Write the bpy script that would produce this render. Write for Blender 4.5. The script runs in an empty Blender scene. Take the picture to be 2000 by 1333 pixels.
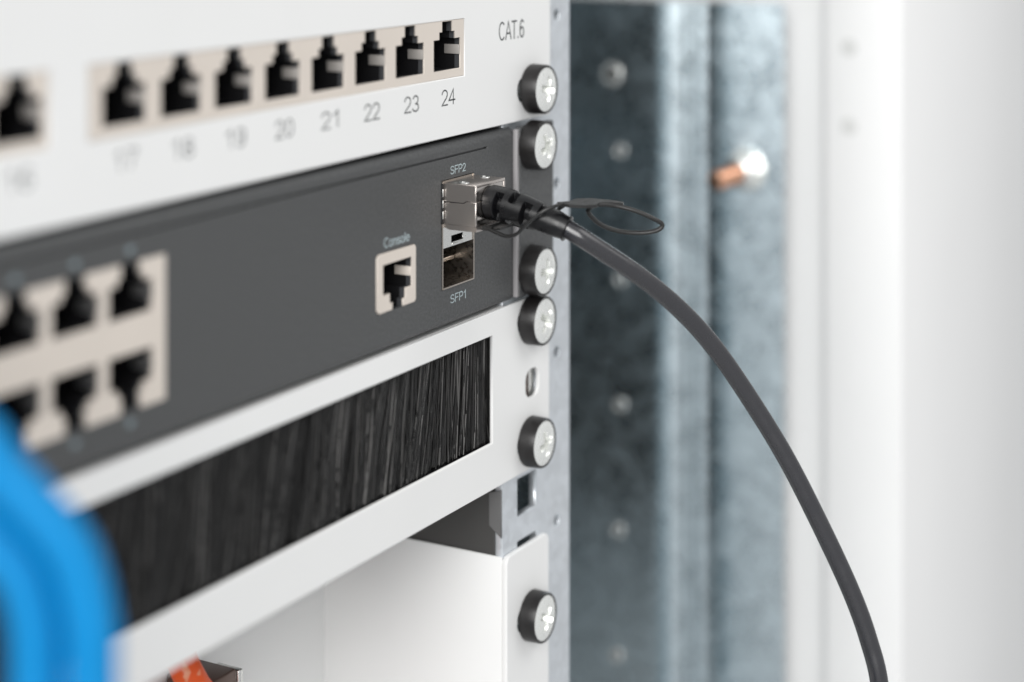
import bpy, bmesh, math, random
from mathutils import Vector, Matrix
random.seed(7)
scene = bpy.context.scene
COL = scene.collection
R = math.radians
S = 0.001                      # all dimensions below are millimetres
# X runs along the rack front (0 = right edge of the 19 inch panels), Y into the rack, Z up (0 = joint between patch panel and switch)

# ---------------------------------------------------------------- camera
cam_d = bpy.data.cameras.new('camera')
cam = bpy.data.objects.new('camera', cam_d); COL.objects.link(cam)
cam.location = (-431.09 * S, -232.42 * S, 61.8 * S)
cam.rotation_euler = (R(90), 0, R(-60.5))
cam_d.sensor_width = 36.0
cam_d.lens = 66.175
cam_d.shift_y = -0.4507
cam_d.clip_start = 0.01; cam_d.clip_end = 50
cam_d.dof.use_dof = True
cam_d.dof.focus_distance = 0.452
cam_d.dof.aperture_fstop = 5.5
cam_d.dof.aperture_blades = 0
scene.camera = cam

# ---------------------------------------------------------------- light
world = bpy.data.worlds.new('World'); scene.world = world; world.use_nodes = True
bg = world.node_tree.nodes['Background']
bg.inputs[0].default_value = (0.97, 0.985, 1.0, 1); bg.inputs[1].default_value = 0.57

def area(name, loc, target, size, energy, color=(1, 1, 1)):
    l = bpy.data.lights.new(name, 'AREA'); l.shape = 'RECTANGLE'; l.size = size[0]; l.size_y = size[1]
    l.energy = energy; l.color = color
    o = bpy.data.objects.new(name, l); COL.objects.link(o)
    o.location = loc
    o.rotation_euler = (Vector(target) - Vector(loc)).to_track_quat('-Z', 'Y').to_euler()
    return o
area('key_light', (-3.7, -1.25, 1.5), (0, 0, -0.03), (3.0, 2.6), 195, (1.0, 0.99, 0.975))  # unseen softbox, added as the soft key from the left
area('fill_light', (0.2, -0.9, 0.95), (-0.03, 0, -0.03), (0.9, 0.7), 4.2, (1.0, 0.985, 0.965))  # unseen lamp, added to brighten the right end of the panels

vs = scene.view_settings
scene.display_settings.display_device = 'sRGB'
vs.view_transform = 'Standard'; vs.look = 'None'; vs.gamma = 1; vs.exposure = 0.0; vs.use_curve_mapping = False
try:
    scene.cycles.use_denoising = True
    scene.cycles.max_bounces = 10
    scene.cycles.sample_clamp_indirect = 6
except Exception:
    pass

# ---------------------------------------------------------------- materials
MAT = {}
def mat(name, col, rough=0.5, metal=0.0, spec=0.5, bump=None, var=None, coat=0.0, aniso=None, rvar=None, stretch=None, trans=0.0):
    """bump=(scale, strength, distance mm)  var=(scale, amount)  rvar=(scale, amount)"""
    m = bpy.data.materials.new(name); m.use_nodes = True
    nt = m.node_tree; p = nt.nodes['Principled BSDF']
    p.inputs['Base Color'].default_value = (*col, 1)
    p.inputs['Roughness'].default_value = rough
    p.inputs['Metallic'].default_value = metal
    p.inputs['Specular IOR Level'].default_value = spec
    p.inputs['Coat Weight'].default_value = coat
    tc = nt.nodes.new('ShaderNodeTexCoord')
    mp = nt.nodes.new('ShaderNodeMapping'); nt.links.new(tc.outputs['Object'], mp.inputs[0])
    if stretch: mp.inputs['Scale'].default_value = stretch
    def noise(sc, det=4):
        n = nt.nodes.new('ShaderNodeTexNoise'); n.inputs['Scale'].default_value = sc; n.inputs['Detail'].default_value = det
        nt.links.new(mp.outputs[0], n.inputs['Vector']); return n
    if var:
        n = noise(var[0]); r = nt.nodes.new('ShaderNodeValToRGB')
        a = var[1]
        r.color_ramp.elements[0].position = 0.3; r.color_ramp.elements[1].position = 0.7
        r.color_ramp.elements[0].color = (*[max(0, c * (1 - a)) for c in col], 1)
        r.color_ramp.elements[1].color = (*[min(1, c * (1 + a)) for c in col], 1)
        nt.links.new(n.outputs['Fac'], r.inputs[0]); nt.links.new(r.outputs[0], p.inputs['Base Color'])
    if rvar:
        n = noise(rvar[0]); mr = nt.nodes.new('ShaderNodeMapRange')
        mr.inputs['From Min'].default_value = 0.3; mr.inputs['From Max'].default_value = 0.7
        mr.inputs['To Min'].default_value = max(0.02, rough - rvar[1]); mr.inputs['To Max'].default_value = min(1, rough + rvar[1])
        nt.links.new(n.outputs['Fac'], mr.inputs['Value']); nt.links.new(mr.outputs[0], p.inputs['Roughness'])
    if bump:
        n = noise(bump[0], 3); b = nt.nodes.new('ShaderNodeBump')
        b.inputs['Strength'].default_value = bump[1]; b.inputs['Distance'].default_value = bump[2] * S
        nt.links.new(n.outputs['Fac'], b.inputs['Height']); nt.links.new(b.outputs[0], p.inputs['Normal'])
    MAT[name] = m
    return m

mat('white_powder', (0.83, 0.832, 0.825), 0.42, bump=(2600, 0.12, 0.05), var=(30, 0.012))
mat('white_cabinet', (0.795, 0.797, 0.795), 0.5, bump=(1800, 0.1, 0.05), var=(14, 0.015))
mat('graphite_powder', (0.070, 0.072, 0.073), 0.46, bump=(2600, 0.9, 0.07), var=(1700, 0.28), rvar=(1900, 0.1))
mat('cap_grey', (0.62, 0.625, 0.615), 0.5)
mat('inner_grey', (0.46, 0.56, 0.61), 0.55)
mat('inner_dark', (0.13, 0.13, 0.13), 0.5)
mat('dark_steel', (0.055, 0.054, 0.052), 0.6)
mat('beige_plastic', (0.68, 0.615, 0.55), 0.45, var=(60, 0.03), bump=(1500, 0.08, 0.03))
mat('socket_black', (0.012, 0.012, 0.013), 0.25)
mat('socket_sheen', (0.06, 0.062, 0.066), 0.22)  # grey that stands for the glossy highlight on the black socket walls
mat('black_rubber', (0.005, 0.005, 0.006), 0.32, bump=(2400, 0.25, 0.03), var=(400, 0.2), rvar=(500, 0.08))
mat('black_plastic', (0.016, 0.016, 0.016), 0.36, bump=(1800, 0.2, 0.03), rvar=(600, 0.1))
mat('cable_black', (0.019, 0.019, 0.023), 0.27, spec=0.9, bump=(1800, 0.12, 0.02), rvar=(300, 0.06))
mat('cup_black', (0.010, 0.009, 0.009), 0.36, bump=(1500, 0.15, 0.03))
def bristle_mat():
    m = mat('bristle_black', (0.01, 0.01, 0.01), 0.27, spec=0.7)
    nt = m.node_tree; at = nt.nodes.new('ShaderNodeAttribute'); at.attribute_name = 'strand_sheen'
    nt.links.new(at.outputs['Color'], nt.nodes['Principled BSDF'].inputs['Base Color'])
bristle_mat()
mat('print_dark', (0.05, 0.055, 0.055), 0.6)
mat('print_pale', (0.42, 0.50, 0.52), 0.6)
mat('port_mark_pale', (0.20, 0.25, 0.27), 0.5)
mat('zinc_screw', (0.90, 0.91, 0.885), 0.27, 0.62, rvar=(500, 0.06))
mat('nickel', (0.63, 0.58, 0.545), 0.31, 1.0, bump=(7000, 0.10, 0.03))
mat('nickel_smooth', (0.60, 0.56, 0.53), 0.14, 1.0)
mat('pad_grey', (0.34, 0.32, 0.30), 0.45)
mat('pad_dark', (0.07, 0.07, 0.07), 0.45)
mat('bare_edge', (0.30, 0.29, 0.295), 0.4, bump=(900, 0.2, 0.05))
mat('cage_steel', (0.52, 0.47, 0.42), 0.30, 1.0, rvar=(900, 0.08))
mat('bright_steel', (0.80, 0.80, 0.78), 0.3, 1.0, rvar=(900, 0.08))
mat('copper', (0.82, 0.45, 0.30), 0.25, 1.0, rvar=(400, 0.1))
mat('blue_jacket', (0.0, 0.215, 0.52), 0.55, spec=0.25, var=(60, 0.03))
mat('brown_metal', (0.13, 0.085, 0.07), 0.35, 0.3)
mat('brown_void', (0.07, 0.035, 0.025), 0.5)

def galv(name, col, rough):
    m = bpy.data.materials.new(name); m.use_nodes = True
    nt = m.node_tree; p = nt.nodes['Principled BSDF']; p.inputs['Metallic'].default_value = 1.0
    tc = nt.nodes.new('ShaderNodeTexCoord')
    v = nt.nodes.new('ShaderNodeTexVoronoi'); v.inputs['Scale'].default_value = 420
    n = nt.nodes.new('ShaderNodeTexNoise'); n.inputs['Scale'].default_value = 110; n.inputs['Detail'].default_value = 6
    w = nt.nodes.new('ShaderNodeMix'); w.data_type = 'RGBA'; w.inputs[0].default_value = 0.25
    nt.links.new(tc.outputs['Object'], w.inputs[6]); nt.links.new(n.outputs['Color'], w.inputs[7])
    nt.links.new(tc.outputs['Object'], n.inputs['Vector'])
    nt.links.new(tc.outputs['Object'], v.inputs['Vector'])
    mx = nt.nodes.new('ShaderNodeMath'); mx.operation = 'MULTIPLY_ADD'
    sep = nt.nodes.new('ShaderNodeSeparateColor'); nt.links.new(v.outputs['Color'], sep.inputs[0])
    nt.links.new(sep.outputs[0], mx.inputs[0]); mx.inputs[1].default_value = 0.35
    nt.links.new(n.outputs['Fac'], mx.inputs[2])
    r = nt.nodes.new('ShaderNodeValToRGB')
    r.color_ramp.elements[0].position = 0.40; r.color_ramp.elements[1].position = 0.95
    r.color_ramp.elements[0].color = (*[c * 0.91 for c in col], 1)
    r.color_ramp.elements[1].color = (*[min(1, c * 1.08) for c in col], 1)
    nt.links.new(mx.outputs[0], r.inputs[0]); nt.links.new(r.outputs[0], p.inputs['Base Color'])
    mr = nt.nodes.new('ShaderNodeMapRange'); mr.inputs['From Min'].default_value = 0.4; mr.inputs['From Max'].default_value = 0.95
    mr.inputs['To Min'].default_value = rough - 0.06; mr.inputs['To Max'].default_value = rough + 0.08
    nt.links.new(mx.outputs[0], mr.inputs[0]); nt.links.new(mr.outputs[0], p.inputs['Roughness'])
    MAT[name] = m
galv('galvanised', (0.585, 0.67, 0.71), 0.28)
galv('galvanised_rail', (0.74, 0.775, 0.81), 0.40)
MAT['galvanised_rail'].node_tree.nodes['Principled BSDF'].inputs['Metallic'].default_value = 0.75

def orange_mat():
    m = bpy.data.materials.new('orange_jacket'); m.use_nodes = True
    nt = m.node_tree; p = nt.nodes['Principled BSDF']; p.inputs['Roughness'].default_value = 0.38
    tc = nt.nodes.new('ShaderNodeTexCoord')
    n = nt.nodes.new('ShaderNodeTexNoise'); n.inputs['Scale'].default_value = 330; n.inputs['Detail'].default_value = 2
    nt.links.new(tc.outputs['Object'], n.inputs['Vector'])
    r = nt.nodes.new('ShaderNodeValToRGB')
    r.color_ramp.elements[0].position = 0.60; r.color_ramp.elements[1].position = 0.68
    r.color_ramp.elements[0].color = (0.90, 0.105, 0.008, 1); r.color_ramp.elements[1].color = (0.92, 0.36, 0.20, 1)
    nt.links.new(n.outputs['Fac'], r.inputs[0]); nt.links.new(r.outputs[0], p.inputs['Base Color'])
    MAT['orange_jacket'] = m
orange_mat()

# ---------------------------------------------------------------- builders
BASE = {}          # object -> world position of its thing's base (mm)
def thing(name, label, cat, base, group=None):
    o = bpy.data.objects.new(name, None); COL.objects.link(o)
    o.empty_display_size = 0.01
    o.location = [v * S for v in base]; BASE[o] = Vector(base)
    o['label'] = label; o['category'] = cat
    if group: o['group'] = group
    return o
def tag(o, label, cat, group=None, kind=None):
    o['label'] = label; o['category'] = cat
    if group: o['group'] = group
    if kind: o['kind'] = kind
def link(name, me, parent=None, at=(0, 0, 0)):
    o = bpy.data.objects.new(name, me); COL.objects.link(o)
    o.location = [v * S for v in at]
    if parent is not None: o.parent = parent
    return o
def mesh(name, verts, faces, m, smooth=None):
    me = bpy.data.meshes.new(name)
    me.from_pydata([(v[0] * S, v[1] * S, v[2] * S) for v in verts], [], faces)
    bm = bmesh.new(); bm.from_mesh(me); bmesh.ops.recalc_face_normals(bm, faces=bm.faces); bm.to_mesh(me); bm.free()
    me.materials.append(MAT[m])
    if smooth is not None:
        me.polygons.foreach_set('use_smooth', [True] * len(me.polygons))
        me.set_sharp_from_angle(angle=R(smooth))
    me.update()
    return me
def part(name, me, parent, label=None):
    """me built in world mm coordinates; re-origin it to the base of its thing"""
    root = parent
    while root.parent is not None: root = root.parent
    b = BASE.get(root, Vector((0, 0, 0))) * S
    me.transform(Matrix.Translation(-b))
    o = link(name, me, parent)
    if label: o['label'] = label
    return o

def box_me(name, x, y, z, m, bev=0.0, seg=2):
    bm = bmesh.new(); bmesh.ops.create_cube(bm, size=1)
    for v in bm.verts:
        v.co = ((x[0] + x[1]) / 2 + v.co.x * (x[1] - x[0]), (y[0] + y[1]) / 2 + v.co.y * (y[1] - y[0]), (z[0] + z[1]) / 2 + v.co.z * (z[1] - z[0]))
    if bev: bmesh.ops.bevel(bm, geom=bm.edges[:], offset=bev, segments=seg, affect='EDGES', profile=0.5)
    for v in bm.verts: v.co *= S
    me = bpy.data.meshes.new(name); bm.to_mesh(me); bm.free()
    me.materials.append(MAT[m])
    if bev:
        me.polygons.foreach_set('use_smooth', [True] * len(me.polygons)); me.set_sharp_from_angle(angle=R(50))
    return me
def boxes_me(name, lst, m):
    V, F = [], []
    for x, y, z in lst:
        k = len(V)
        for i in (0, 1):
            for j in (0, 1):
                for l in (0, 1): V.append((x[i], y[j], z[l]))
        F += [tuple(k + q for q in f) for f in ((0, 1, 3, 2), (4, 6, 7, 5), (0, 4, 5, 1), (2, 3, 7, 6), (0, 2, 6, 4), (1, 5, 7, 3))]
    return mesh(name, V, F, m)

def plate_me(name, outer, holes, front, thick, m, bev=0.12, plane='XZ'):
    """flat sheet with openings. outer/holes are 2D outlines; front = Y (or X) of the visible face, sheet goes back from there"""
    cu = bpy.data.curves.new(name, 'CURVE'); cu.dimensions = '2D'; cu.fill_mode = 'BOTH'
    for pts in [outer] + holes:
        sp = cu.splines.new('POLY'); sp.points.add(len(pts) - 1)
        for q, (u, v) in zip(sp.points, pts): q.co = (u, v, 0, 1)
        sp.use_cyclic_u = True
    cu.extrude = thick / 2 - bev; cu.bevel_depth = bev; cu.bevel_resolution = 1; cu.offset = -bev
    ob = bpy.data.objects.new('tmp', cu)
    me = bpy.data.meshes.new_from_object(ob)
    bpy.data.objects.remove(ob); bpy.data.curves.remove(cu)
    for v in me.vertices:
        u, w, t = v.co
        if plane == 'XZ': v.co = (u * S, (front + thick / 2 - t) * S, w * S)
        else: v.co = ((front + thick / 2 - t) * S, u * S, w * S)
    bm = bmesh.new(); bm.from_mesh(me); bmesh.ops.remove_doubles(bm, verts=bm.verts, dist=1e-8)
    bmesh.ops.recalc_face_normals(bm, faces=bm.faces); bm.to_mesh(me); bm.free()
    me.materials.clear(); me.materials.append(MAT[m]); me.name = name
    return me
def rect(x0, x1, z0, z1): return [(x0, z0), (x1, z0), (x1, z1), (x0, z1)]
def rrect(x0, x1, z0, z1, r, n=5):
    P = []
    for cx, cz, a0 in ((x1 - r, z0 + r, -90), (x1 - r, z1 - r, 0), (x0 + r, z1 - r, 90), (x0 + r, z0 + r, 180)):
        for i in range(n + 1):
            a = R(a0 + 90 * i / n); P.append((cx + r * math.cos(a), cz + r * math.sin(a)))
    return P
def circ(cx, cz, r, n=20): return [(cx + r * math.cos(2 * math.pi * i / n), cz + r * math.sin(2 * math.pi * i / n)) for i in range(n)]

def catmull(P, n):
    P = [Vector(p) for p in P]; Q = [P[0] * 2 - P[1]] + P + [P[-1] * 2 - P[-2]]
    out = []
    for i in range(1, len(Q) - 2):
        for k in range(n):
            t = k / n; a, b, c, d = Q[i - 1], Q[i], Q[i + 1], Q[i + 2]
            out.append(0.5 * (2 * b + (c - a) * t + (2 * a - 5 * b + 4 * c - d) * t * t + (3 * b - a - 3 * c + d) * t ** 3))
    out.append(P[-1]); return out
def frames(pts, up=Vector((0, 0, 1))):
    T = [(pts[min(i + 1, len(pts) - 1)] - pts[max(i - 1, 0)]).normalized() for i in range(len(pts))]
    n = (up - T[0] * up.dot(T[0])).normalized(); out = []
    for t in T:
        n = (n - t * n.dot(t)).normalized(); out.append((t, n, t.cross(n)))
    return out
def tube_me(name, pts, rad, m, seg=24, flat=1.0, smooth=60):
    """rad: number or function of (u in 0..1, angle)"""
    fr = frames(pts); V, F = [], []; N = len(pts)
    for i, (p, (t, n, b)) in enumerate(zip(pts, fr)):
        for k in range(seg):
            a = 2 * math.pi * k / seg
            r = rad(i / (N - 1), a) if callable(rad) else rad
            V.append(p + n * (math.cos(a) * r * flat) + b * (math.sin(a) * r))
    for i in range(N - 1):
        for k in range(seg):
            k2 = (k + 1) % seg
            F.append((i * seg + k, i * seg + k2, (i + 1) * seg + k2, (i + 1) * seg + k))
    F.append(tuple(range(seg))[::-1]); F.append(tuple((N - 1) * seg + k for k in range(seg)))
    return mesh(name, V, F, m, smooth)
def lathe_me(name, prof, m, c=(0, 0, 0), axis='Y', seg=40, smooth=35):
    """prof: (radius, along) pairs; along = position on the axis"""
    V, F = [], []
    for r, h in prof:
        for k in range(seg):
            a = 2 * math.pi * k / seg; u, w = r * math.cos(a), r * math.sin(a)
            V.append((c[0] + u, c[1] + h, c[2] + w) if axis == 'Y' else ((c[0] + h, c[1] + u, c[2] + w) if axis == 'X' else (c[0] + u, c[1] + w, c[2] + h)))
    for i in range(len(prof) - 1):
        for k in range(seg):
            k2 = (k + 1) % seg; F.append((i * seg + k, i * seg + k2, (i + 1) * seg + k2, (i + 1) * seg + k))
    if prof[0][0] > 1e-6: F.append(tuple(range(seg)))
    if prof[-1][0] > 1e-6: F.append(tuple((len(prof) - 1) * seg + k for k in range(seg)))
    me = mesh(name, V, F, m, smooth)
    bm = bmesh.new(); bm.from_mesh(me); bmesh.ops.remove_doubles(bm, verts=bm.verts, dist=1e-9); bmesh.ops.recalc_face_normals(bm, faces=bm.faces); bm.to_mesh(me); bm.free()
    return me
def AR(cx, cy, rx, ry, a0, a1, n=9): return [(cx + rx * math.cos(R(a0 + (a1 - a0) * i / n)), cy + ry * math.sin(R(a0 + (a1 - a0) * i / n))) for i in range(n + 1)]
# plain sans lettering drawn as strokes; cap height 1, (advance, strokes)
GLYPH = {
 '0': (.66, [AR(.30, .5, .25, .46, 90, 450, 24)]),
 '1': (.66, [[(.10, .72), (.24, .82), (.36, .97), (.36, .03)]]),
 '2': (.66, [AR(.29, .70, .24, .26, 175, -25, 12) + [(.44, .46), (.22, .24), (.05, .04), (.56, .04)]]),
 '3': (.66, [AR(.28, .72, .21, .24, 160, -85, 12) + AR(.28, .26, .25, .23, 85, -165, 12)]),
 '4': (.66, [[(.43, .03), (.43, .95), (.03, .29), (.60, .29)]]),
 '5': (.66, [[(.52, .96), (.16, .96), (.09, .50)] + AR(.29, .32, .26, .28, 130, -160, 14)]),
 '6': (.66, [AR(.32, .70, .24, .26, 35, 90, 5) + AR(.32, .48, .25, .48, 90, 180, 8) + AR(.31, .31, .24, .27, 180, 540, 20)]),
 '7': (.66, [[(.05, .95), (.56, .95), (.40, .68), (.28, .38), (.22, .03)]]),
 '8': (.66, [AR(.30, .73, .20, .23, -90, 270, 20), AR(.30, .26, .25, .23, 90, 450, 20)]),
 '9': (.66, [AR(.28, .30, .24, .26, -145, -90, 5) + AR(.28, .52, .25, .48, -90, 0, 8) + AR(.29, .69, .24, .27, 0, 360, 20)]),
 'C': (.86, [AR(.43, .5, .37, .47, 48, 312, 18)]),
 'A': (.80, [[(.03, .02), (.39, .98), (.75, .02)], [(.17, .34), (.61, .34)]]),
 'T': (.74, [[(.03, .96), (.69, .96)], [(.36, .96), (.36, .02)]]),
 '.': (.34, [[(.13, .02), (.13, .09)]]),
 'S': (.80, [AR(.38, .73, .28, .23, 25, 250, 12) + AR(.38, .27, .31, .23, 80, -165, 12)]),
 'F': (.74, [[(.10, .02), (.10, .96), (.66, .96)], [(.10, .51), (.58, .51)]]),
 'P': (.80, [[(.10, .02), (.10, .96), (.42, .96)] + AR(.42, .70, .26, .26, 90, -90, 10) + [(.10, .44)]]),
 'o': (.66, [AR(.31, .36, .25, .33, 90, 450, 20)]),
 'n': (.64, [[(.09, .02), (.09, .68)], [(.09, .44)] + AR(.29, .46, .20, .22, 170, 0, 9) + [(.49, .02)]]),
 's': (.60, [AR(.27, .52, .20, .165, 30, 250, 9) + AR(.27, .20, .22, .165, 80, -160, 9)]),
 'l': (.26, [[(.10, .02), (.10, .98)]]),
 'e': (.66, [[(.07, .37), (.54, .37)] + AR(.31, .36, .245, .325, 0, 315, 18)]),
}
def text_me(name, body, cx, cz, height, width, y, m, weight=0.10):
    """lettering on a face looking towards -Y; cap height and total width in mm; weight = stroke width / cap height"""
    strokes, x = [], 0.0
    for ch in body:
        adv, st_ = GLYPH[ch]
        strokes += [[(x + u, v) for u, v in q] for q in st_]; x += adv
    us = [u for q in strokes for u, v in q]; u0, u1 = min(us), max(us)
    V, F = [], []; hw = weight * height / 2
    for si, q in enumerate(strokes):
        P = [Vector((cx + ((u - u0) / (u1 - u0) - 0.5) * (width - 2 * hw), cz + (v - 0.5) * (height - 2 * hw))) for u, v in q]
        b = len(V); n = len(P); lift = 0.012 + 0.003 * si
        for i, p in enumerate(P):
            t0 = (p - P[i - 1]).normalized() if i else (P[1] - p).normalized()
            t1 = (P[i + 1] - p).normalized() if i < n - 1 else t0
            t = (t0 + t1).normalized() if (t0 + t1).length > 1e-6 else t0
            nn = Vector((-t.y, t.x)) * hw / max(0.45, t.dot(t0))
            e = p - t * hw * 0.6 if i == 0 else (p + t * hw * 0.6 if i == n - 1 else p)
            V += [((e + nn).x, y - lift, (e + nn).y), ((e - nn).x, y - lift, (e - nn).y), ((e + nn).x, y + 0.02, (e + nn).y), ((e - nn).x, y + 0.02, (e - nn).y)]
        for i in range(n - 1):
            a, c = b + 4 * i, b + 4 * i + 4
            F += [(a, c, c + 1, a + 1), (a, a + 2, c + 2, c), (a + 1, c + 1, c + 3, a + 3)]
    return mesh(name, V, F, m)
def sweep_me(name, prof, x0, x1, m, smooth=40, axis='X', thick=None):
    """open profile (u, v) swept along an axis; axis X: (Y, Z) profile, axis Z: (X, Y) profile"""
    V, F = [], []; n = len(prof)
    for e in (x0, x1):
        for u, v in prof: V.append((e, u, v) if axis == 'X' else (u, v, e))
    for i in range(n - 1): F.append((i, i + 1, n + i + 1, n + i))
    me = mesh(name, V, F, m, smooth)
    return me
def thicken(prof, t):
    """closed outline from an open polyline, offset by t to the right hand side"""
    out = []
    for i, p in enumerate(prof):
        a = Vector(prof[max(i - 1, 0)]); b = Vector(prof[min(i + 1, len(prof) - 1)])
        d = (b - a).normalized(); out.append((p[0] + d.y * t, p[1] - d.x * t))
    return prof + out[::-1]
def sweep_solid_me(name, prof, e0, e1, m, smooth=40, axis='Z'):
    n = len(prof); V, F = [], []
    for e in (e0, e1):
        for u, v in prof: V.append((u, v, e) if axis == 'Z' else (e, u, v))
    for i in range(n): j = (i + 1) % n; F.append((i, j, n + j, n + i))
    h = n // 2
    for o in (0, n):
        for i in range(h - 1): F.append((o + i, o + i + 1, o + n - 2 - i, o + n - 1 - i))
    return mesh(name, V, F, m, smooth)

# ================================================================ the rack and cabinet
# ---- cabinet: side wall, front frame, back, roof, floor
cab = thing('cabinet', 'white steel network cabinet with wide front frame at the right of the picture', 'cabinet', (165, -40, -400))
part('side_panel', box_me('side_panel', (172, 190), (-14.5, 430), (-400, 260), 'white_cabinet'), cab)
fr = part('front_frame', box_me('front_frame', (165, 330), (-40.8, -14.6), (-400, 260), 'white_cabinet', 0.8), cab)
for z in (6.3, -19.8):
    part('plug_cap', lathe_me('plug_cap', [(0, -0.12), (2.2, -0.12), (2.9, -0.02), (3.1, 0.3)], 'cap_grey', (165, -23.1, z), 'X', 28), fr)
part('back_panel', box_me('back_panel', (-690, 172), (430, 440), (-400, 260), 'inner_grey'), cab)
part('side_panel', box_me('side_panel', (-700, -690), (-40, 440), (-400, 260), 'inner_grey'), cab)
part('roof_panel', box_me('roof_panel', (-690, 172), (-14, 430), (250, 260), 'white_cabinet'), cab)
part('floor_panel', box_me('floor_panel', (-690, 172), (-14, 430), (-400, -390), 'white_cabinet'), cab)

# ---- galvanised side profile bolted to the cabinet wall
prof_t = thing('side_profile', 'tall galvanised steel profile with punched holes on the cabinet side wall', 'steel profile', (150, 40, -390))
def arc(cx, cy, r, a0, a1, n=8): return [(cx + r * math.cos(R(a0 + (a1 - a0) * i / n)), cy + r * math.sin(R(a0 + (a1 - a0) * i / n))) for i in range(n + 1)]
pp = [(150.0, 170.0), (150.0, 42.0)]
def turn(steps):                       # (length, facing angle from -X towards -Y)
    for L, a in steps:
        x, y = pp[-1]; pp.append((x + L * math.sin(R(a)), y - L * math.cos(R(a))))
turn([(1.9, 4), (1.8, 9), (1.8, 14), (1.8, 19), (1.8, 24), (1.8, 28)])
turn([(0.7, -28), (0.5, 0), (1.0, 18), (1.2, 23), (0.6, 24), (0.8, -25), (0.5, 0), (1.2, 16), (1.4, 21), (0.8, 22), (0.7, -12)])
L_ = (pp[-1][1] + 2.0) / math.cos(R(13.5)); turn([(L_ * 0.33, 13.5), (L_ * 0.33, 13.5), (L_ * 0.34, 13.5)])
part('web', sweep_solid_me('web', thicken(pp, -1.4), -390, 20.5, 'galvanised', 32), prof_t)
part('foot_flange', box_me('foot_flange', (160.5, 171.9), (18, 19.5), (-390, 20), 'galvanised'), prof_t)
part('foot_flange', box_me('foot_flange', (151.5, 171.9), (168, 170), (-390, 20), 'galvanised'), prof_t)
def dimple_me(r): return lathe_me('punched_hole', [(r * 1.25, -0.05), (r * 1.1, -0.5), (r * 0.92, -0.62), (r * 0.74, -0.45), (r * 0.7, 0.3)], 'zinc_screw', (0, 0, 0), 'X', 24)  # pale zinc instead of galvanised, so the rims carry bright highlights
dm = dimple_me(1.9); dshade = lathe_me('hole_shade', [(0, -0.12), (1.36, -0.12)], 'socket_black', (0, 0, 0), 'X', 16)  # black disc put in for the shade inside each hole
bx, by, bz = 150, 40, -390
for y, z in ((53.5, -31.4), (53.5, -75.4), (53.5, -118.5), (54.3, -161.7), (54.9, -204.9), (54.9, -249)):
    h = link('punched_hole', dm, prof_t, (150 - bx, y - by, z - bz)); link('hole_shade', dshade, h)
dm2 = dimple_me(3.1); dv2 = lathe_me('hole_shade', [(0, -0.12), (2.2, -0.12)], 'socket_black', (0, 0, 0), 'X', 16)
h = link('punched_hole', dm2, prof_t, (150 - bx, 56.8 - by, -5.2 - bz)); link('hole_shade', dv2, h)

# ---- copper stud with nut on the side profile
st = thing('earthing_stud', 'copper earthing stud with zinc nut on the galvanised side profile', 'bolt', (157.1, 10.0, -35.6))
link('washer', lathe_me('washer', [(3.0, 0.6), (7.0, 0.6), (7.0, -0.7), (3.0, -0.7)], 'zinc_screw', seg=32, axis='X'), st)
link('nut', lathe_me('nut', [(2.6, -0.72), (5.4, -0.72), (5.9, -1.2), (5.9, -6.2), (5.2, -6.8), (2.6, -6.8)], 'zinc_screw', seg=6, axis='X', smooth=20), st)
link('washer', lathe_me('washer', [(2.9, -6.85), (4.9, -6.85), (4.9, -8.6), (4.2, -9.0), (2.9, -9.0)], 'bright_steel', seg=32, axis='X'), st)
prf = [(2.9, 0)]
for i in range(26): prf += [(3.15, -6 - i * 0.78), (2.85, -6.39 - i * 0.78)]
prf += [(2.5, -27.2), (0, -27.4)]
link('threaded_rod', lathe_me('threaded_rod', prf, 'copper', seg=28, axis='X'), st)

# ---- mounting rail
U = 44.45
rail = thing('mounting_rail', 'galvanised rack mounting rail with square holes behind the panel ears', 'rack rail', (-6, 2, -390))
sq, rd = [], []
for k in range(-7, 5):
    for c in (6.35, 22.225, 38.1): sq.append(k * U + c)
    rd.append(k * U + 26.2)
holes = [rect(-14.6, -4.9, z - 4.75, z + 4.75) for z in sq] + [circ(6.6, z, 1.5) for z in rd]
part('front_flange', plate_me('front_flange', rect(-22.2, 13.8, -390, 250), holes, 1.6, 2.2, 'galvanised_rail', 0.25), rail)
part('side_flange', plate_me('side_flange', rect(3.85, 34, -390, 250), [], -22.2, 1.6, 'dark_steel', 0.2, 'YZ'), rail)  # galvanised side; the dark interior it mirrors is put into the colour
part('side_flange', plate_me('side_flange', rect(3.85, 60, -390, 250), [], 12.2, 1.6, 'galvanised', 0.2, 'YZ'), rail)
part('stiffener', plate_me('stiffener', [(1.7, -103.0), (5.2, -100.2), (5.2, -92), (1.7, -91)], [], -22.9, 0.65, 'inner_dark', 0.1, 'YZ'), rail)
cn = thing('cage_nut', 'cage nut glimpsed through the empty slot of the white brush panel ear', 'cage nut', (-9.7, 3, -71))
part('nut', box_me('nut', (-14.2, -8.4), (2.0, 6.0), (-71.2, -62.2), 'brown_void', 0.3), cn)
part('spring_cage', box_me('spring_cage', (-8.35, -5.2), (1.7, 6.2), (-71.2, -62.2), 'bright_steel', 0.3), cn)

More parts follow.
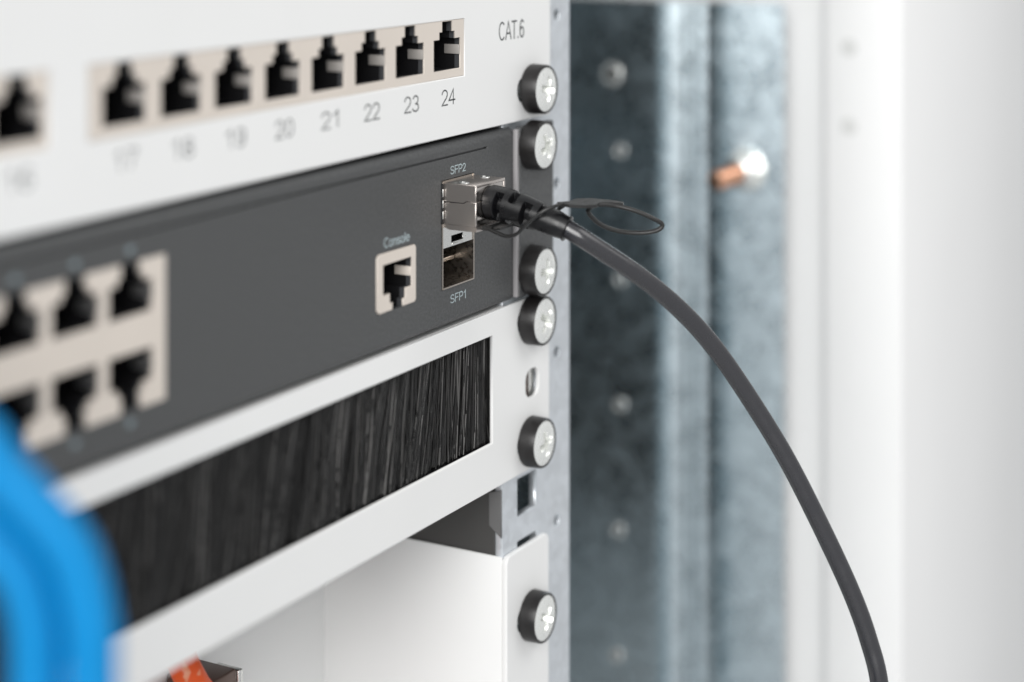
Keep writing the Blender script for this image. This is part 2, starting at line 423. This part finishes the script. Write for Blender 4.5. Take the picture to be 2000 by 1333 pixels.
# ================================================================ RJ45 sockets
# outline of a socket mouth, notch upwards, bottom left corner at (0,0)
def mouth(w=12.0, h=7.3, s1=2.5, h1=1.75, s2=3.75, top=11.5, flip=False, open_top=None):
    t = open_top if open_top is not None else top
    P = [(0, 0), (w, 0), (w, h), (w - s1, h), (w - s1, h + h1), (w - s2, h + h1), (w - s2, t), (s2, t), (s2, h + h1), (s1, h + h1), (s1, h), (0, h)]
    if flip: P = [(x, -z) for x, z in P][::-1]
    return P
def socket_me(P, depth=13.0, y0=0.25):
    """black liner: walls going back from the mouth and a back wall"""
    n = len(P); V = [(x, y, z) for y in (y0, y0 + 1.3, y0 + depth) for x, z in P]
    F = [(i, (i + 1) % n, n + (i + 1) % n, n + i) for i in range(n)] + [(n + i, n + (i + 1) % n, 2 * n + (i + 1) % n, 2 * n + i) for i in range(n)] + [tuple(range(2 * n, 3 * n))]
    me = mesh('socket', V, F, 'socket_black'); me.materials.append(MAT['socket_sheen'])
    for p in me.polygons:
        if p.center.y < (y0 + 1.2) * S: p.material_index = 1  # front stretch of the walls carries the highlight colour
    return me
def pad_me(w, z0, z1, m='pad_grey', depth=4.6, inset=0.55):
    return box_me('latch_pad', (w - inset, w + 0.02), (0.05, depth), (z0, z1), m, 0.12)
def contacts_me(w, zc, sgn):
    return boxes_me('contacts', [((w / 2 - 4.4 + i * 1.02 * 1.2 - 0.2, w / 2 - 4.4 + i * 1.02 * 1.2 + 0.2), (5.0, 11.5), (zc - 0.15, zc + 0.15)) for i in range(8)], 'copper')

# ================================================================ patch panel
patch = thing('patch_bay', 'white patch panel with beige numbered sockets along the top of the picture', 'patch panel', (-241, 0, 0.7))
PX = [-57.0 - 16.24 * k for k in range(8)]                        # left edges of sockets 24..17
GX2 = -198.0
PX2 = [GX2 - 16.24 * k for k in range(8)]                         # sockets 16..9
strips = [(-174.6, -43.3, PX, 24), (-315.6, -184.4, PX2, 16)]
outer = rrect(-482.6, 0, 0.75, 88.2, 0.8)
slots = [rrect(-17.5, -9.5, z - 3.2, z + 3.2, 3.1) for z in (8.4, 38.1 + 2, 50.8)]
part('face_plate', plate_me('face_plate', outer, [rect(a, b, 14.7, 28.5) for a, b, _, _ in strips] + slots, 0, 1.55, 'white_powder', 0.2), patch)
face = patch.children[0]
part('body', box_me('body', (-455, -26), (15, 120), (4, 42), 'dark_steel'), patch)
sock = socket_me([(x, z) for x, z in mouth(top=11.45)])
pad = pad_me(12.0, 3.3, 5.6, depth=4.2)
cont = contacts_me(12.0, 1.2, 1)
pb = BASE[patch]
for a, b, px, n0 in strips:
    so = part('socket_strip', plate_me('socket_strip', rect(a + 0.06, b - 0.06, 14.78, 28.42), [[(x + dx, z + 16.75) for dx, z in mouth(top=11.5)] for x in px], 0.22, 0.7, 'beige_plastic', 0.08), patch)
    for k, x in enumerate(px):
        at = (x - pb[0], 0.3 - pb[1], 16.75 - pb[2])
        link('socket', sock, so, at); link('latch_pad', pad, so, at)
        body = str(n0 - k)
        part('port_number', text_me('port_number', body, x + 6.25, 10.3, 4.15, 6.2 if n0 - k > 9 else 2.9, -0.01, 'print_dark', 0.085), face)
part('printed_lettering', text_me('printed_lettering', 'CAT.6', -20.5, 24.1, 5.0, 12.8, -0.01, 'print_dark', 0.085), face)

# ================================================================ network switch
sw = thing('network_switch', 'dark grey network switch with console socket and two stacked transceiver ports', 'network switch', (-241, 0, -44))
GR = 'graphite_powder'
SX1 = -18.9
blk = (-271.0, -153.6)
outer = rect(-463, SX1 - 0.6, -42.0, -2.6)
front = part('front_plate', plate_me('front_plate', outer, [rect(-455, -32.5, -4.15, -3.55), rect(blk[0], blk[1], -36.3, -8.9), rrect(-81.7, -65.4, -35.2, -21.8, 0.9), rect(-53.9, -39.1, -35.0, -9.1)], 0, 1.2, GR, 0.04), sw)
lip = [(0.0, -2.6)] + [(2.3 - 2.3 * math.cos(R(a)), -2.6 + 2.3 * math.sin(R(a))) for a in range(10, 91, 10)] + [(30, -0.3)]
part('top_cover', sweep_solid_me('top_cover', thicken(lip, 1.0), -463, SX1 - 0.6, GR, 40, 'X'), sw)
lip = [(30, -43.9), (1.9, -43.9)] + [(1.9 - 1.9 * math.sin(R(a)), -42.0 - 1.9 * math.cos(R(a))) for a in range(10, 91, 10)]
part('base_cover', sweep_solid_me('base_cover', thicken(lip, 1.0), -463, SX1 - 0.6, GR, 40, 'X'), sw)
part('chassis', box_me('chassis', (-462, -25), (16, 230), (-43.5, -0.8), 'dark_steel'), sw)
part('seam_shade', box_me('seam_shade', (-458, -30), (0.55, 1.15), (-5, -3.0), 'socket_black'), sw)  # black sheet put in for the shadow line of the groove
slots = [rrect(-17.0, -9.5, z - 3.2, z + 3.2, 3.1) for z in (-5.6, -37.2)]
part('rack_ear', plate_me('rack_ear', rrect(-18.7, -0.9, -43.3, -0.5, 0.6), slots, -1.4, 1.5, GR, 0.25), sw)
part('ear_edge', box_me('ear_edge', (-20.0, -18.72), (-1.25, 0.0), (-43.0, -0.9), 'bare_edge', 0.25), sw)
part('rack_ear', plate_me('rack_ear', rrect(-482, -463.4, -43.3, -0.5, 0.6), [], -1.4, 1.5, GR, 0.25), sw)
sb = BASE[sw]
# 2-row socket block
cols = [-169.5 - 14.7 * k for k in range(8)]
W = 12.3
up = mouth(W, 6.4, 2.3, 1.3, 3.3, 9.75)
dn = mouth(W, 6.4, 2.3, 1.3, 3.3, 10.55, flip=True)
# comb shaped face: the notches run out of the top and bottom edges
rb = (blk[0] + 0.1, blk[1] - 0.1, -36.2, -9.0)
P = [(rb[0], rb[2])]
for x in sorted(cols):       # bottom edge left to right
    q = [(x + 3.3, rb[2]), (x + 3.3, -25.5 - 7.7), (x + 2.3, -25.5 - 7.7), (x + 2.3, -25.5 - 6.4), (x, -25.5 - 6.4), (x, -25.5), (x + W, -25.5), (x + W, -25.5 - 6.4), (x + W - 2.3, -25.5 - 6.4), (x + W - 2.3, -25.5 - 7.7), (x + W - 3.3, -25.5 - 7.7), (x + W - 3.3, rb[2])]
    P += q
P += [(rb[1], rb[2]), (rb[1], rb[3])]
for x in sorted(cols, reverse=True):
    z = -19.0
    P += [(x + W - 3.3, rb[3]), (x + W - 3.3, z + 7.7), (x + W - 2.3, z + 7.7), (x + W - 2.3, z + 6.4), (x + W, z + 6.4), (x + W, z), (x, z), (x, z + 6.4), (x + 2.3, z + 6.4), (x + 2.3, z + 7.7), (x + 3.3, z + 7.7), (x + 3.3, rb[3])]
P.append((rb[0], rb[3]))
bo = part('socket_block', plate_me('socket_block', P, [], -0.15, 0.7, 'beige_plastic', 0.1), sw)
su, sd = socket_me(up), socket_me(dn)
pu, pd = pad_me(W, 2.4, 4.6, 'pad_dark'), pad_me(W, -4.6, -2.4, 'pad_dark')
markm = box_me('port_mark', (-0.9, 0.9), (-0.12, 0.1), (-0.65, 0.65), 'port_mark_pale', 0.06)  # plain blocks in place of blurred port marks taken for printed numerals
for x in cols:
    for sme, pme, z in ((su, pu, -19.0), (sd, pd, -25.5)):
        at = (x - sb[0], 0 - sb[1], z - sb[2])
        link('socket', sme, bo, at); link('latch_pad', pme, bo, at)
    for z in (-6.6, -38.6):
        link('port_mark', markm, front, (x + W / 2 - sb[0], -sb[1], z - sb[2]))
# console socket
co = part('console_socket', plate_me('console_socket', [(-81.6, -34.1), (-80.7, -35.1), (-75.3, -35.1), (-75.3, -33.4), (-76.4, -33.4), (-76.4, -31.2), (-79.15, -31.2), (-79.15, -24.5), (-67.35, -24.5), (-67.35, -31.2), (-69.9, -31.2), (-69.9, -33.4), (-71.0, -33.4), (-71.0, -35.1), (-66.1, -35.1), (-65.5, -34.5), (-65.5, -22.5), (-66.1, -21.9), (-80.7, -21.9), (-81.6, -22.8)], [], -0.25, 0.7, 'beige_plastic', 0.1), sw)
cm = mouth(11.8, 6.7, 2.75, 2.2, 3.85, 10.6, flip=True)
link('socket', socket_me(cm, y0=0.0), co, (-79.15 - sb[0], -sb[1], -24.5 - sb[2]))
link('latch_pad', pad_me(11.8, -4.35, -2.25, depth=4.4, m='beige_plastic'), co, (-79.15 - sb[0], -0.25 - sb[1], -24.5 - sb[2]))
# transceiver cage
cage = part('transceiver_cage', boxes_me('transceiver_cage', [
    ((-53.75, -53.35), (-0.12, 45), (-34.85, -9.3)), ((-39.65, -39.2), (-0.25, 45), (-34.85, -9.3)),
    ((-53.35, -39.65), (-0.25, 45), (-34.85, -34.5)), ((-53.35, -39.65), (-0.1, 45), (-9.6, -9.25)),
    ((-53.35, -39.65), (30, 31), (-34.4, -9.7))], 'cage_steel'), sw)
part('divider', plate_me('divider', rect(-53.3, -39.7, -25.2, -19.4), [rect(-49.6, -44.2, -24.3, -22.7)], -0.05, 0.5, 'bright_steel', 0.06), cage)
part('divider', box_me('divider', (-53.3, -39.7), (0.6, 29), (-25.2, -24.9), 'cage_steel'), cage)
part('divider', box_me('divider', (-49.4, -44.4), (-0.3, 1.4), (-25.0, -24.55), 'bright_steel', 0.1), cage)
part('latch_shade', box_me('latch_shade', (-51, -43), (2.0, 3.0), (-24.85, -20.5), 'socket_black'), cage)  # solid black block in place of the shade behind the latch opening
for z0, z1 in ((-12.9, -11.1), (-15.5, -13.7), (-18.1, -16.3)):
    part('spring_finger', box_me('spring_finger', (-53.95, -53.5), (-0.4, 0.5), (z0, z1), 'bright_steel', 0.1), cage)
part('finger_shade', box_me('finger_shade', (-54.0, -53.4), (-0.28, 0.6), (-19.3, -9.7), 'socket_black'), cage)  # solid black block in place of the shade between the fingers
part('spring_finger', box_me('spring_finger', (-47.0, -39.8), (5.0, 11.5), (-30.3, -29.3), 'cage_steel', 0.2), cage)
part('edge_connector', box_me('edge_connector', (-50.5, -42.5), (12, 29), (-31.6, -28.2), 'black_plastic', 0.2), cage)
for body, cx, cz, h, w in (('SFP2', -46.4, -7.2, 2.15, 7.0), ('SFP1', -46.4, -37.75, 2.25, 7.0), ('Console', -73.2, -19.7, 2.4, 10.6)):
    part('printed_lettering', text_me('printed_lettering', body, cx, cz, h, w, -0.01, 'print_pale', 0.105), front)

# ================================================================ brush panel
bp = thing('brush_panel', 'white cable entry panel with a long slot filled by black brush bristles', 'brush panel', (-241, 0, -88.9))
zb0, zb1 = -88.55, -44.75
slots = [rrect(-17.5, -9.5, z - 3.2, z + 3.2, 3.1) for z in (-50.2, -81.3)] + [rrect(-13.2, -6.2, -70.4, -63.2, 2.6)]
part('face_plate', plate_me('face_plate', rrect(-482.6, -0.6, zb0, zb1, 0.8), [rect(-451.3, -29.9, -77.1, -50.5)] + slots, 0, 0.9, 'white_powder', 0.15), bp)
part('return_flange', box_me('return_flange', (-462, -27.5), (1.6, 18), (-88.5, -87.2), 'white_powder'), bp)
part('return_flange', box_me('return_flange', (-462, -20.5), (1.6, 18), (-46.2, -44.9), 'white_powder'), bp)
part('backing_strip', box_me('backing_strip', (-455, -27.6), (8.5, 9.5), (-80, -48), 'socket_black'), bp)
part('holder_shade_strip', box_me('holder_shade_strip', (-455, -27.6), (1.6, 8.4), (-80, -77.7), 'socket_black'), bp)  # black strip put in for the shadow line below the bristles
part('holder_shade_strip', box_me('holder_shade_strip', (-455, -27.6), (1.6, 8.4), (-50, -47.5), 'socket_black'), bp)
V, F = [], []
rng = random.Random(3)
def clump(x, s): return math.sin(x * 0.43 * s + 1.3) * 0.5 + math.sin(x * 1.13 * s + 4.1) * 0.3 + math.sin(x * 2.7 * s) * 0.2
SH = []
cnt = 0
while cnt < 9500:
    x = -29.0 - (rng.random() ** 1.15) * 300
    y = 1.9 + rng.random() ** 1.4 * 4.9
    far = min(1.0, max(0.0, (-x - 33) / 30))
    cl = clump(x + y * 0.4, 0.8); dn_ = clump(x * 1.0 + y * 0.15, 2.3)
    if y < 4.5 and rng.random() > 0.62 + 0.6 * dn_: continue
    cnt += 1
    lean = math.tan(R(far * (10 + 8 * cl) + rng.gauss(0, 1.6 + 1.2 * far) + 3.0 * clump(x, 3.1)))
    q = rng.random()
    g_ = 0.006 + 0.006 * rng.random() if q < 0.70 else (0.015 + 0.045 * rng.random() if q < 0.93 else 0.09 + 0.13 * rng.random())  # paler strands hold the glossy light streaks as colour
    z0, z1 = -50.2, -77.4 + rng.random() ** 2 * 1.4
    rr = 0.085 + 0.05 * rng.random()
    bow = rng.gauss(0, 0.5) + 0.9 * clump(x, 1.7); by = rng.gauss(0, 0.7)
    base = len(V); n = 6
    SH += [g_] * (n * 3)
    for k in range(n):
        t = k / (n - 1); z = z0 + (z1 - z0) * t
        px = x - lean * (z0 - z) + bow * math.sin(math.pi * t) * 0.8
        py = y + by * t * t
        py = max(1.9, py)
        px = min(px, -27.9)
        for a in (90, 210, 330):
            V.append((px + rr * math.cos(R(a)), py - rr * math.sin(R(a)), z))
    for k in range(n - 1):
        for a in range(3):
            b = (a + 1) % 3; F.append((base + k * 3 + a, base + k * 3 + b, base + (k + 1) * 3 + b, base + (k + 1) * 3 + a))
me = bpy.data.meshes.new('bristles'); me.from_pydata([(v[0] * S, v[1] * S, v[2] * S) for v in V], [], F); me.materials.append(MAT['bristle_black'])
me.polygons.foreach_set('use_smooth', [True] * len(me.polygons))
ca = me.color_attributes.new('strand_sheen', 'FLOAT_COLOR', 'POINT')
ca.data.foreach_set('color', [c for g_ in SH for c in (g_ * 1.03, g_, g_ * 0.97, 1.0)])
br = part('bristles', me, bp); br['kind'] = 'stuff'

# ================================================================ recessed panel below
rp = thing('recessed_panel', 'white recessed fibre panel with folded side wall below the brush panel', 'fibre panel', (-241, 0, -200))
zt = -107.6
part('rack_ear', plate_me('rack_ear', rrect(-22.9, -0.8, -221, zt, 2.0), [rrect(-17.5, -9.5, -129, -122.6, 3.1)], 0, 1.5, 'white_powder', 0.25), rp)
part('side_wall', box_me('side_wall', (-22.85, -22.25), (1.5, 57), (-221, zt - 0.15), 'white_powder', 0.2), rp)
part('inner_plate', box_me('inner_plate', (-460, -22.5), (55.6, 56.8), (-221, zt - 0.3), 'white_powder', 0.2), rp)
part('housing', box_me('housing', (-458, -26), (57.2, 240), (-220, zt - 1), 'dark_steel'), rp)

# metal clip and orange cable on the recessed panel
clip = thing('metal_clip', 'small folded steel clip behind the orange cable', 'clip', (-70, 50, -134))
part('band', box_me('band', (-87, -76.2), (43.0, 55.5), (-142, -124.4), 'brown_metal', 0.6), clip)
part('tip', box_me('tip', (-76.15, -74.4), (42.4, 50), (-142, -124.9), 'bright_steel', 0.5), clip)
oc = tube_me('orange_cable', catmull([(-84, 57, -113.5), (-88, 51.5, -115), (-91.5, 46.5, -118.6), (-90.6, 44, -123.4), (-87, 43, -129.6), (-84, 43, -143), (-83, 43, -170)], 10), lambda u, a: 3.6, 'orange_jacket', 28)
o = link('orange_cable', oc); tag(o, 'glossy orange cable with pale print hanging below the brush panel', 'cable')

# ================================================================ screws
def head_me():
    n, seg = 20, 72; Rm = 5.55
    V, F = [], []
    def depth(x, z):
        a, b = abs(x), abs(z)
        arm = max(0, min(1, (0.8 - min(a, b)) / 0.22)) * max(0, min(1, (3.3 - max(a, b)) / 0.8))
        ca, cb = abs(x + z) * 0.7071, abs(x - z) * 0.7071
        tick = max(0, min(1, (0.22 - min(ca, cb)) / 0.15)) * max(0, min(1, (3.2 - max(ca, cb)) / 0.3)) * 0.12
        return arm * 2.3 + tick
    V.append((0, -0.75 + 2.3, 0))
    for i in range(1, n + 1):
        r = Rm * i / n
        for k in range(seg):
            a = 2 * math.pi * k / seg; x, z = r * math.cos(a), r * math.sin(a)
            dome = -0.75 * (1 - (r / Rm) ** 2.4)
            V.append((x, dome + depth(x, z), z))
    for k in range(seg): F.append((0, 1 + k, 1 + (k + 1) % seg))
    for i in range(n - 1):
        for k in range(seg):
            k2 = (k + 1) % seg; F.append((1 + i * seg + k, 1 + i * seg + k2, 1 + (i + 1) * seg + k2, 1 + (i + 1) * seg + k))
    return mesh('head', V, F, 'zinc_screw', 50)
head = head_me()
cup = lathe_me('cup_washer', [(5.5, 4.2), (5.5, 0.15), (5.75, -0.12), (6.05, -0.1), (6.25, 0.25), (6.35, 4.0), (6.1, 4.3)], 'cup_black', seg=56)
shank = lathe_me('shank', [(2.9, 4.6), (2.9, 14)], 'zinc_screw', seg=20)
scr = [(-10.2, 8.4, 0, 10, 'zinc cross-head screw in black cup fixing the bottom corner of the white patch panel'),
       (-13.0, -5.5, -1.3, -25, 'zinc cross-head screw in black cup at the top of the dark switch ear'),
       (-13.0, -37.2, -1.3, 5, 'zinc cross-head screw in black cup at the bottom of the dark switch ear'),
       (-11.0, -50.3, 0, 35, 'zinc cross-head screw in black cup at the upper corner of the brush panel'),
       (-11.2, -81.3, 0, -15, 'zinc cross-head screw in black cup at the lower corner of the brush panel'),
       (-10.8, -125.8, 0, 25, 'lowest zinc cross-head screw in black cup, on the recessed panel ear')]
for sx_, z, yf, rot, lab in scr:
    t = thing('mounting_screw', lab, 'screw', (sx_, yf, z), 'screws holding the panels to the rail')
    h = link('head', head, t, (0, -4.3, 0)); h.rotation_euler = (0, R(rot), 0)
    link('cup_washer', cup, t, (0, -4.3, 0))
    link('shank', shank, t, (0, -4.3, 0))

# ================================================================ transceiver module with its cable
tm = thing('transceiver_module', 'nickel transceiver plug seated in the upper port of the dark switch', 'transceiver', (-46.3, -9, -20))
xl, xr, yf, zt_, zb_ = -53.25, -39.35, -8.95, -9.65, -19.3
seam = [(2.0, -14.05), (-5.6, -14.05), (-6.4, -13.55), (yf, -13.55)]
g = 0.07
upper = [(2.0, zt_), (yf, zt_), (yf, -13.55 + g), (-6.35, -13.55 + g), (-5.55, -14.05 + g), (2.0, -14.05 + g)]
lower = [(2.0, -14.05 - g), (-5.65, -14.05 - g), (-6.45, -13.55 - g), (yf, -13.55 - g), (yf, zb_), (2.0, zb_)]
part('upper_shell', plate_me('upper_shell', upper, [], xl, 0.7, 'nickel', 0.13, 'YZ'), tm)
part('lower_shell', plate_me('lower_shell', lower, [], xl, 0.7, 'nickel', 0.13, 'YZ'), tm)
part('seam_core', box_me('seam_core', (xl + 0.12, xl + 0.6), (yf + 0.3, 2), (-15, -13), 'socket_black'), tm)
top = part('top_plate', box_me('top_plate', (xl + 0.02, xr), (yf + 0.02, 2), (zt_ - 0.6, zt_ + 0.06), 'nickel', 0.13), tm)
part('side_plate', box_me('side_plate', (xr - 0.7, xr), (yf, 2), (zb_ + 0.05, zt_ - 0.62), 'nickel', 0.1), tm)
prof = [(2.0, zb_ - 0.05), (2.0, zb_ - 0.9), (-0.6, zb_ - 0.9), (-1.6, zb_ - 1.25), (yf - 0.05, zb_ - 1.25), (yf - 0.05, zb_ - 0.08)]
part('bottom_plate', mesh('bottom_plate', [(x, y, z) for x in (xl + 0.15, xr - 0.05) for y, z in prof], [(0, 1, 2, 3, 4, 5), (6, 7, 8, 9, 10, 11)] + [(i, (i + 1) % 6, 6 + (i + 1) % 6, 6 + i) for i in range(6)], 'nickel'), tm)
part('front_cover', box_me('front_cover', (xl + 0.72, xr - 0.72), (yf + 0.1, 1), (-13.5, zt_ - 0.62), 'nickel_smooth', 0.08), tm)
part('front_cover', box_me('front_cover', (xl + 0.72, xr - 0.72), (yf + 0.1, 1), (zb_ + 0.0, -13.62), 'nickel_smooth', 0.08), tm)
for x, y in ((-51.4, -4.6), (-41.4, -4.4)):
    part('rivet', lathe_me('rivet', [(0, 0.02), (0.5, 0.0), (0.62, 0.22), (0.8, 0.26), (1.15, 0.18), (1.3, 0.0)], 'bright_steel', (x, y, zt_ + 0.06), 'Z', 28), top)
# black latch bail under the plug
part('latch_bail', boxes_me('latch_bail', [((-50.6, -49.6), (-11.6, -7.5), (-20.4, -19.45)), ((-42.4, -41.6), (-14.0, -7.5), (-20.3, -19.5)),
      ((-49.6, -42.4), (-9.9, -9.1), (-20.1, -19.5)), ((-49.6, -42.4), (-13.4, -12.6), (-20.2, -19.7)), ((-49.4, -42.6), (-12.6, -9.9), (-20.25, -20.0))], 'black_plastic'), tm)
# strain relief boot with slots
bpath = catmull([(-46.3, -8.2, -14.4), (-46.3, -12, -14.7), (-46.2, -17, -15.6), (-46.0, -22, -16.9), (-45.5, -26.5, -18.3), (-45.1, -29.0, -19.2)], 36)
def boot_r(u, a):
    r = 4.15 - 0.35 * u if u < 0.25 else 4.06 - (u - 0.25) * 1.85
    r = max(r, 2.75)
    if u < 0.06: r -= 0.25
    if u > 0.965: r = 3.05 if u < 0.99 else 2.7
    # slots: (centre u, half width, centre angle, half arc)
    d = math.degrees(a)
    for cu, hw, ca, ha in SLOTS:
        da = abs((d - ca + 180) % 360 - 180)
        du = abs(u - cu) / hw
        if da < ha and du < 1:
            e = min(1, (1 - du) / 0.3) * min(1, (ha - da) / 6)
            r -= 1.9 * e
    return r
SLOTS = []
for s0 in (0, 180):
    SLOTS += [(0.22, 0.043, 98 + s0, 62), (0.50, 0.043, 98 + s0, 62)]
SLOTS += [(0.355, 0.034, a, 27) for a in (36, 160, 216, 340)] + [(0.64, 0.034, a, 25) for a in (36, 160, 216, 340)]
bt = tube_me('strain_relief_boot', bpath, boot_r, 'black_rubber', 120, 1.0, 40)
boot = part('strain_relief_boot', bt, tm)
# pull tab lanyard
lan = catmull([(-50.1, -10.6, -20.0), (-50.3, -13.0, -20.7), (-50.6, -16.0, -21.2), (-50.9, -18.8, -20.2), (-51.1, -21.6, -17.6), (-50.3, -24.8, -14.9), (-48.2, -27.2, -13.6), (-45.0, -28.6, -13.3)], 10)
part('lanyard', tube_me('lanyard', lan, 0.55, 'black_plastic', 12, 0.8), tm)
lan2 = catmull([(-42.0, -12.6, -20.0), (-41.7, -17, -20.4), (-41.3, -21.4, -17.8), (-41.8, -25.4, -15.0), (-43.6, -28.0, -13.6), (-45.0, -28.9, -13.3)], 10)
part('lanyard', tube_me('lanyard', lan2, 0.55, 'black_plastic', 12, 0.8), tm)
tabp = [(-46.8, -27.0), (-43.4, -28.4), (-39.6, -28.2), (-36.2, -30.4), (-34.0, -34.4), (-33.4, -37.6), (-34.6, -38.0), (-36.6, -35.4), (-39.0, -34.0), (-41.6, -34.6), (-44.6, -33.0), (-46.8, -30.2)]
V = [(x, y, -13.3 - 0.10 * (-28 - y) * 1.0 + 0.35) for x, y in tabp] + [(x, y, -13.3 - 0.10 * (-28 - y) * 1.0 - 0.35) for x, y in tabp]
n = len(tabp)
part('pull_tab', mesh('pull_tab', V, [tuple(range(n)), tuple(range(2 * n - 1, n - 1, -1))] + [(i, (i + 1) % n, n + (i + 1) % n, n + i) for i in range(n)], 'black_plastic'), tm)
ring = [(-42.4, -33.0, -14.4), (-39.2, -33.4, -14.1), (-36.0, -36.2, -14.5), (-33.6, -40.6, -15.7), (-31.6, -44.0, -17.4), (-30.0, -45.9, -19.0), (-30.6, -44.8, -20.4), (-32.2, -41.6, -21.0), (-35.0, -37.4, -20.6), (-38.0, -34.2, -19.0), (-40.6, -32.6, -16.6), (-41.8, -32.4, -15.0)]
part('pull_ring', tube_me('pull_ring', catmull(ring, 10), 0.64, 'black_plastic', 12, 0.85), tm)
# the cable
cpts = [(-45.15, -28.6, -19.05), (-44.0, -32.2, -21.2), (-40.3, -36.4, -25.0), (-34.6, -42.0, -30.5), (-27.0, -48.2, -38.5), (-20.6, -54.0, -47.6), (-15.0, -60.2, -59.2), (-10.0, -68.6, -75.0), (-5.8, -76.0, -91.6), (-3.0, -82.6, -107.0), (-1.8, -86.6, -118.4), (-2.0, -89.4, -129.2), (-3, -91, -150), (-5, -92, -190)]
part('cable', tube_me('cable', catmull(cpts, 12), 2.17, 'cable_black', 40), tm)

# ================================================================ blue patch cables in the foreground
def blue(P, lab):
    o = link('patch_cable', tube_me('patch_cable', catmull([(x - 0.4, y + 0.7, z) for x, y, z in P], 14), 3.62, 'blue_jacket', 32)); tag(o, lab, 'cable', 'blue patch cables in the foreground')
blue([(-258, -12, -3.5), (-258, -24, -2), (-248.4, -37.4, -10.0), (-244.7, -44.1, -13.3), (-242.9, -47.2, -18.2), (-241.2, -50.2, -21.9), (-239.3, -53.6, -26.1), (-237.8, -56.1, -30.9), (-236.9, -57.8, -38.8), (-236.8, -58.0, -46.9), (-237.8, -59.0, -60.9), (-239.8, -60.0, -106.9)], 'blurred bright blue patch cable, the right one of the pair in the foreground')
blue([(-258, -12, -17), (-262, -22, -14.5), (-249.5, -35.6, -21.1), (-245.7, -42.3, -24.5), (-243.9, -45.4, -27.1), (-242.5, -47.9, -30.0), (-241.3, -50.0, -33.5), (-240.6, -51.3, -39.7), (-240.5, -51.5, -47.4), (-241.5, -52.5, -61.4), (-243.5, -53.5, -107.4)], 'blurred bright blue patch cable, the left one of the pair in the foreground')
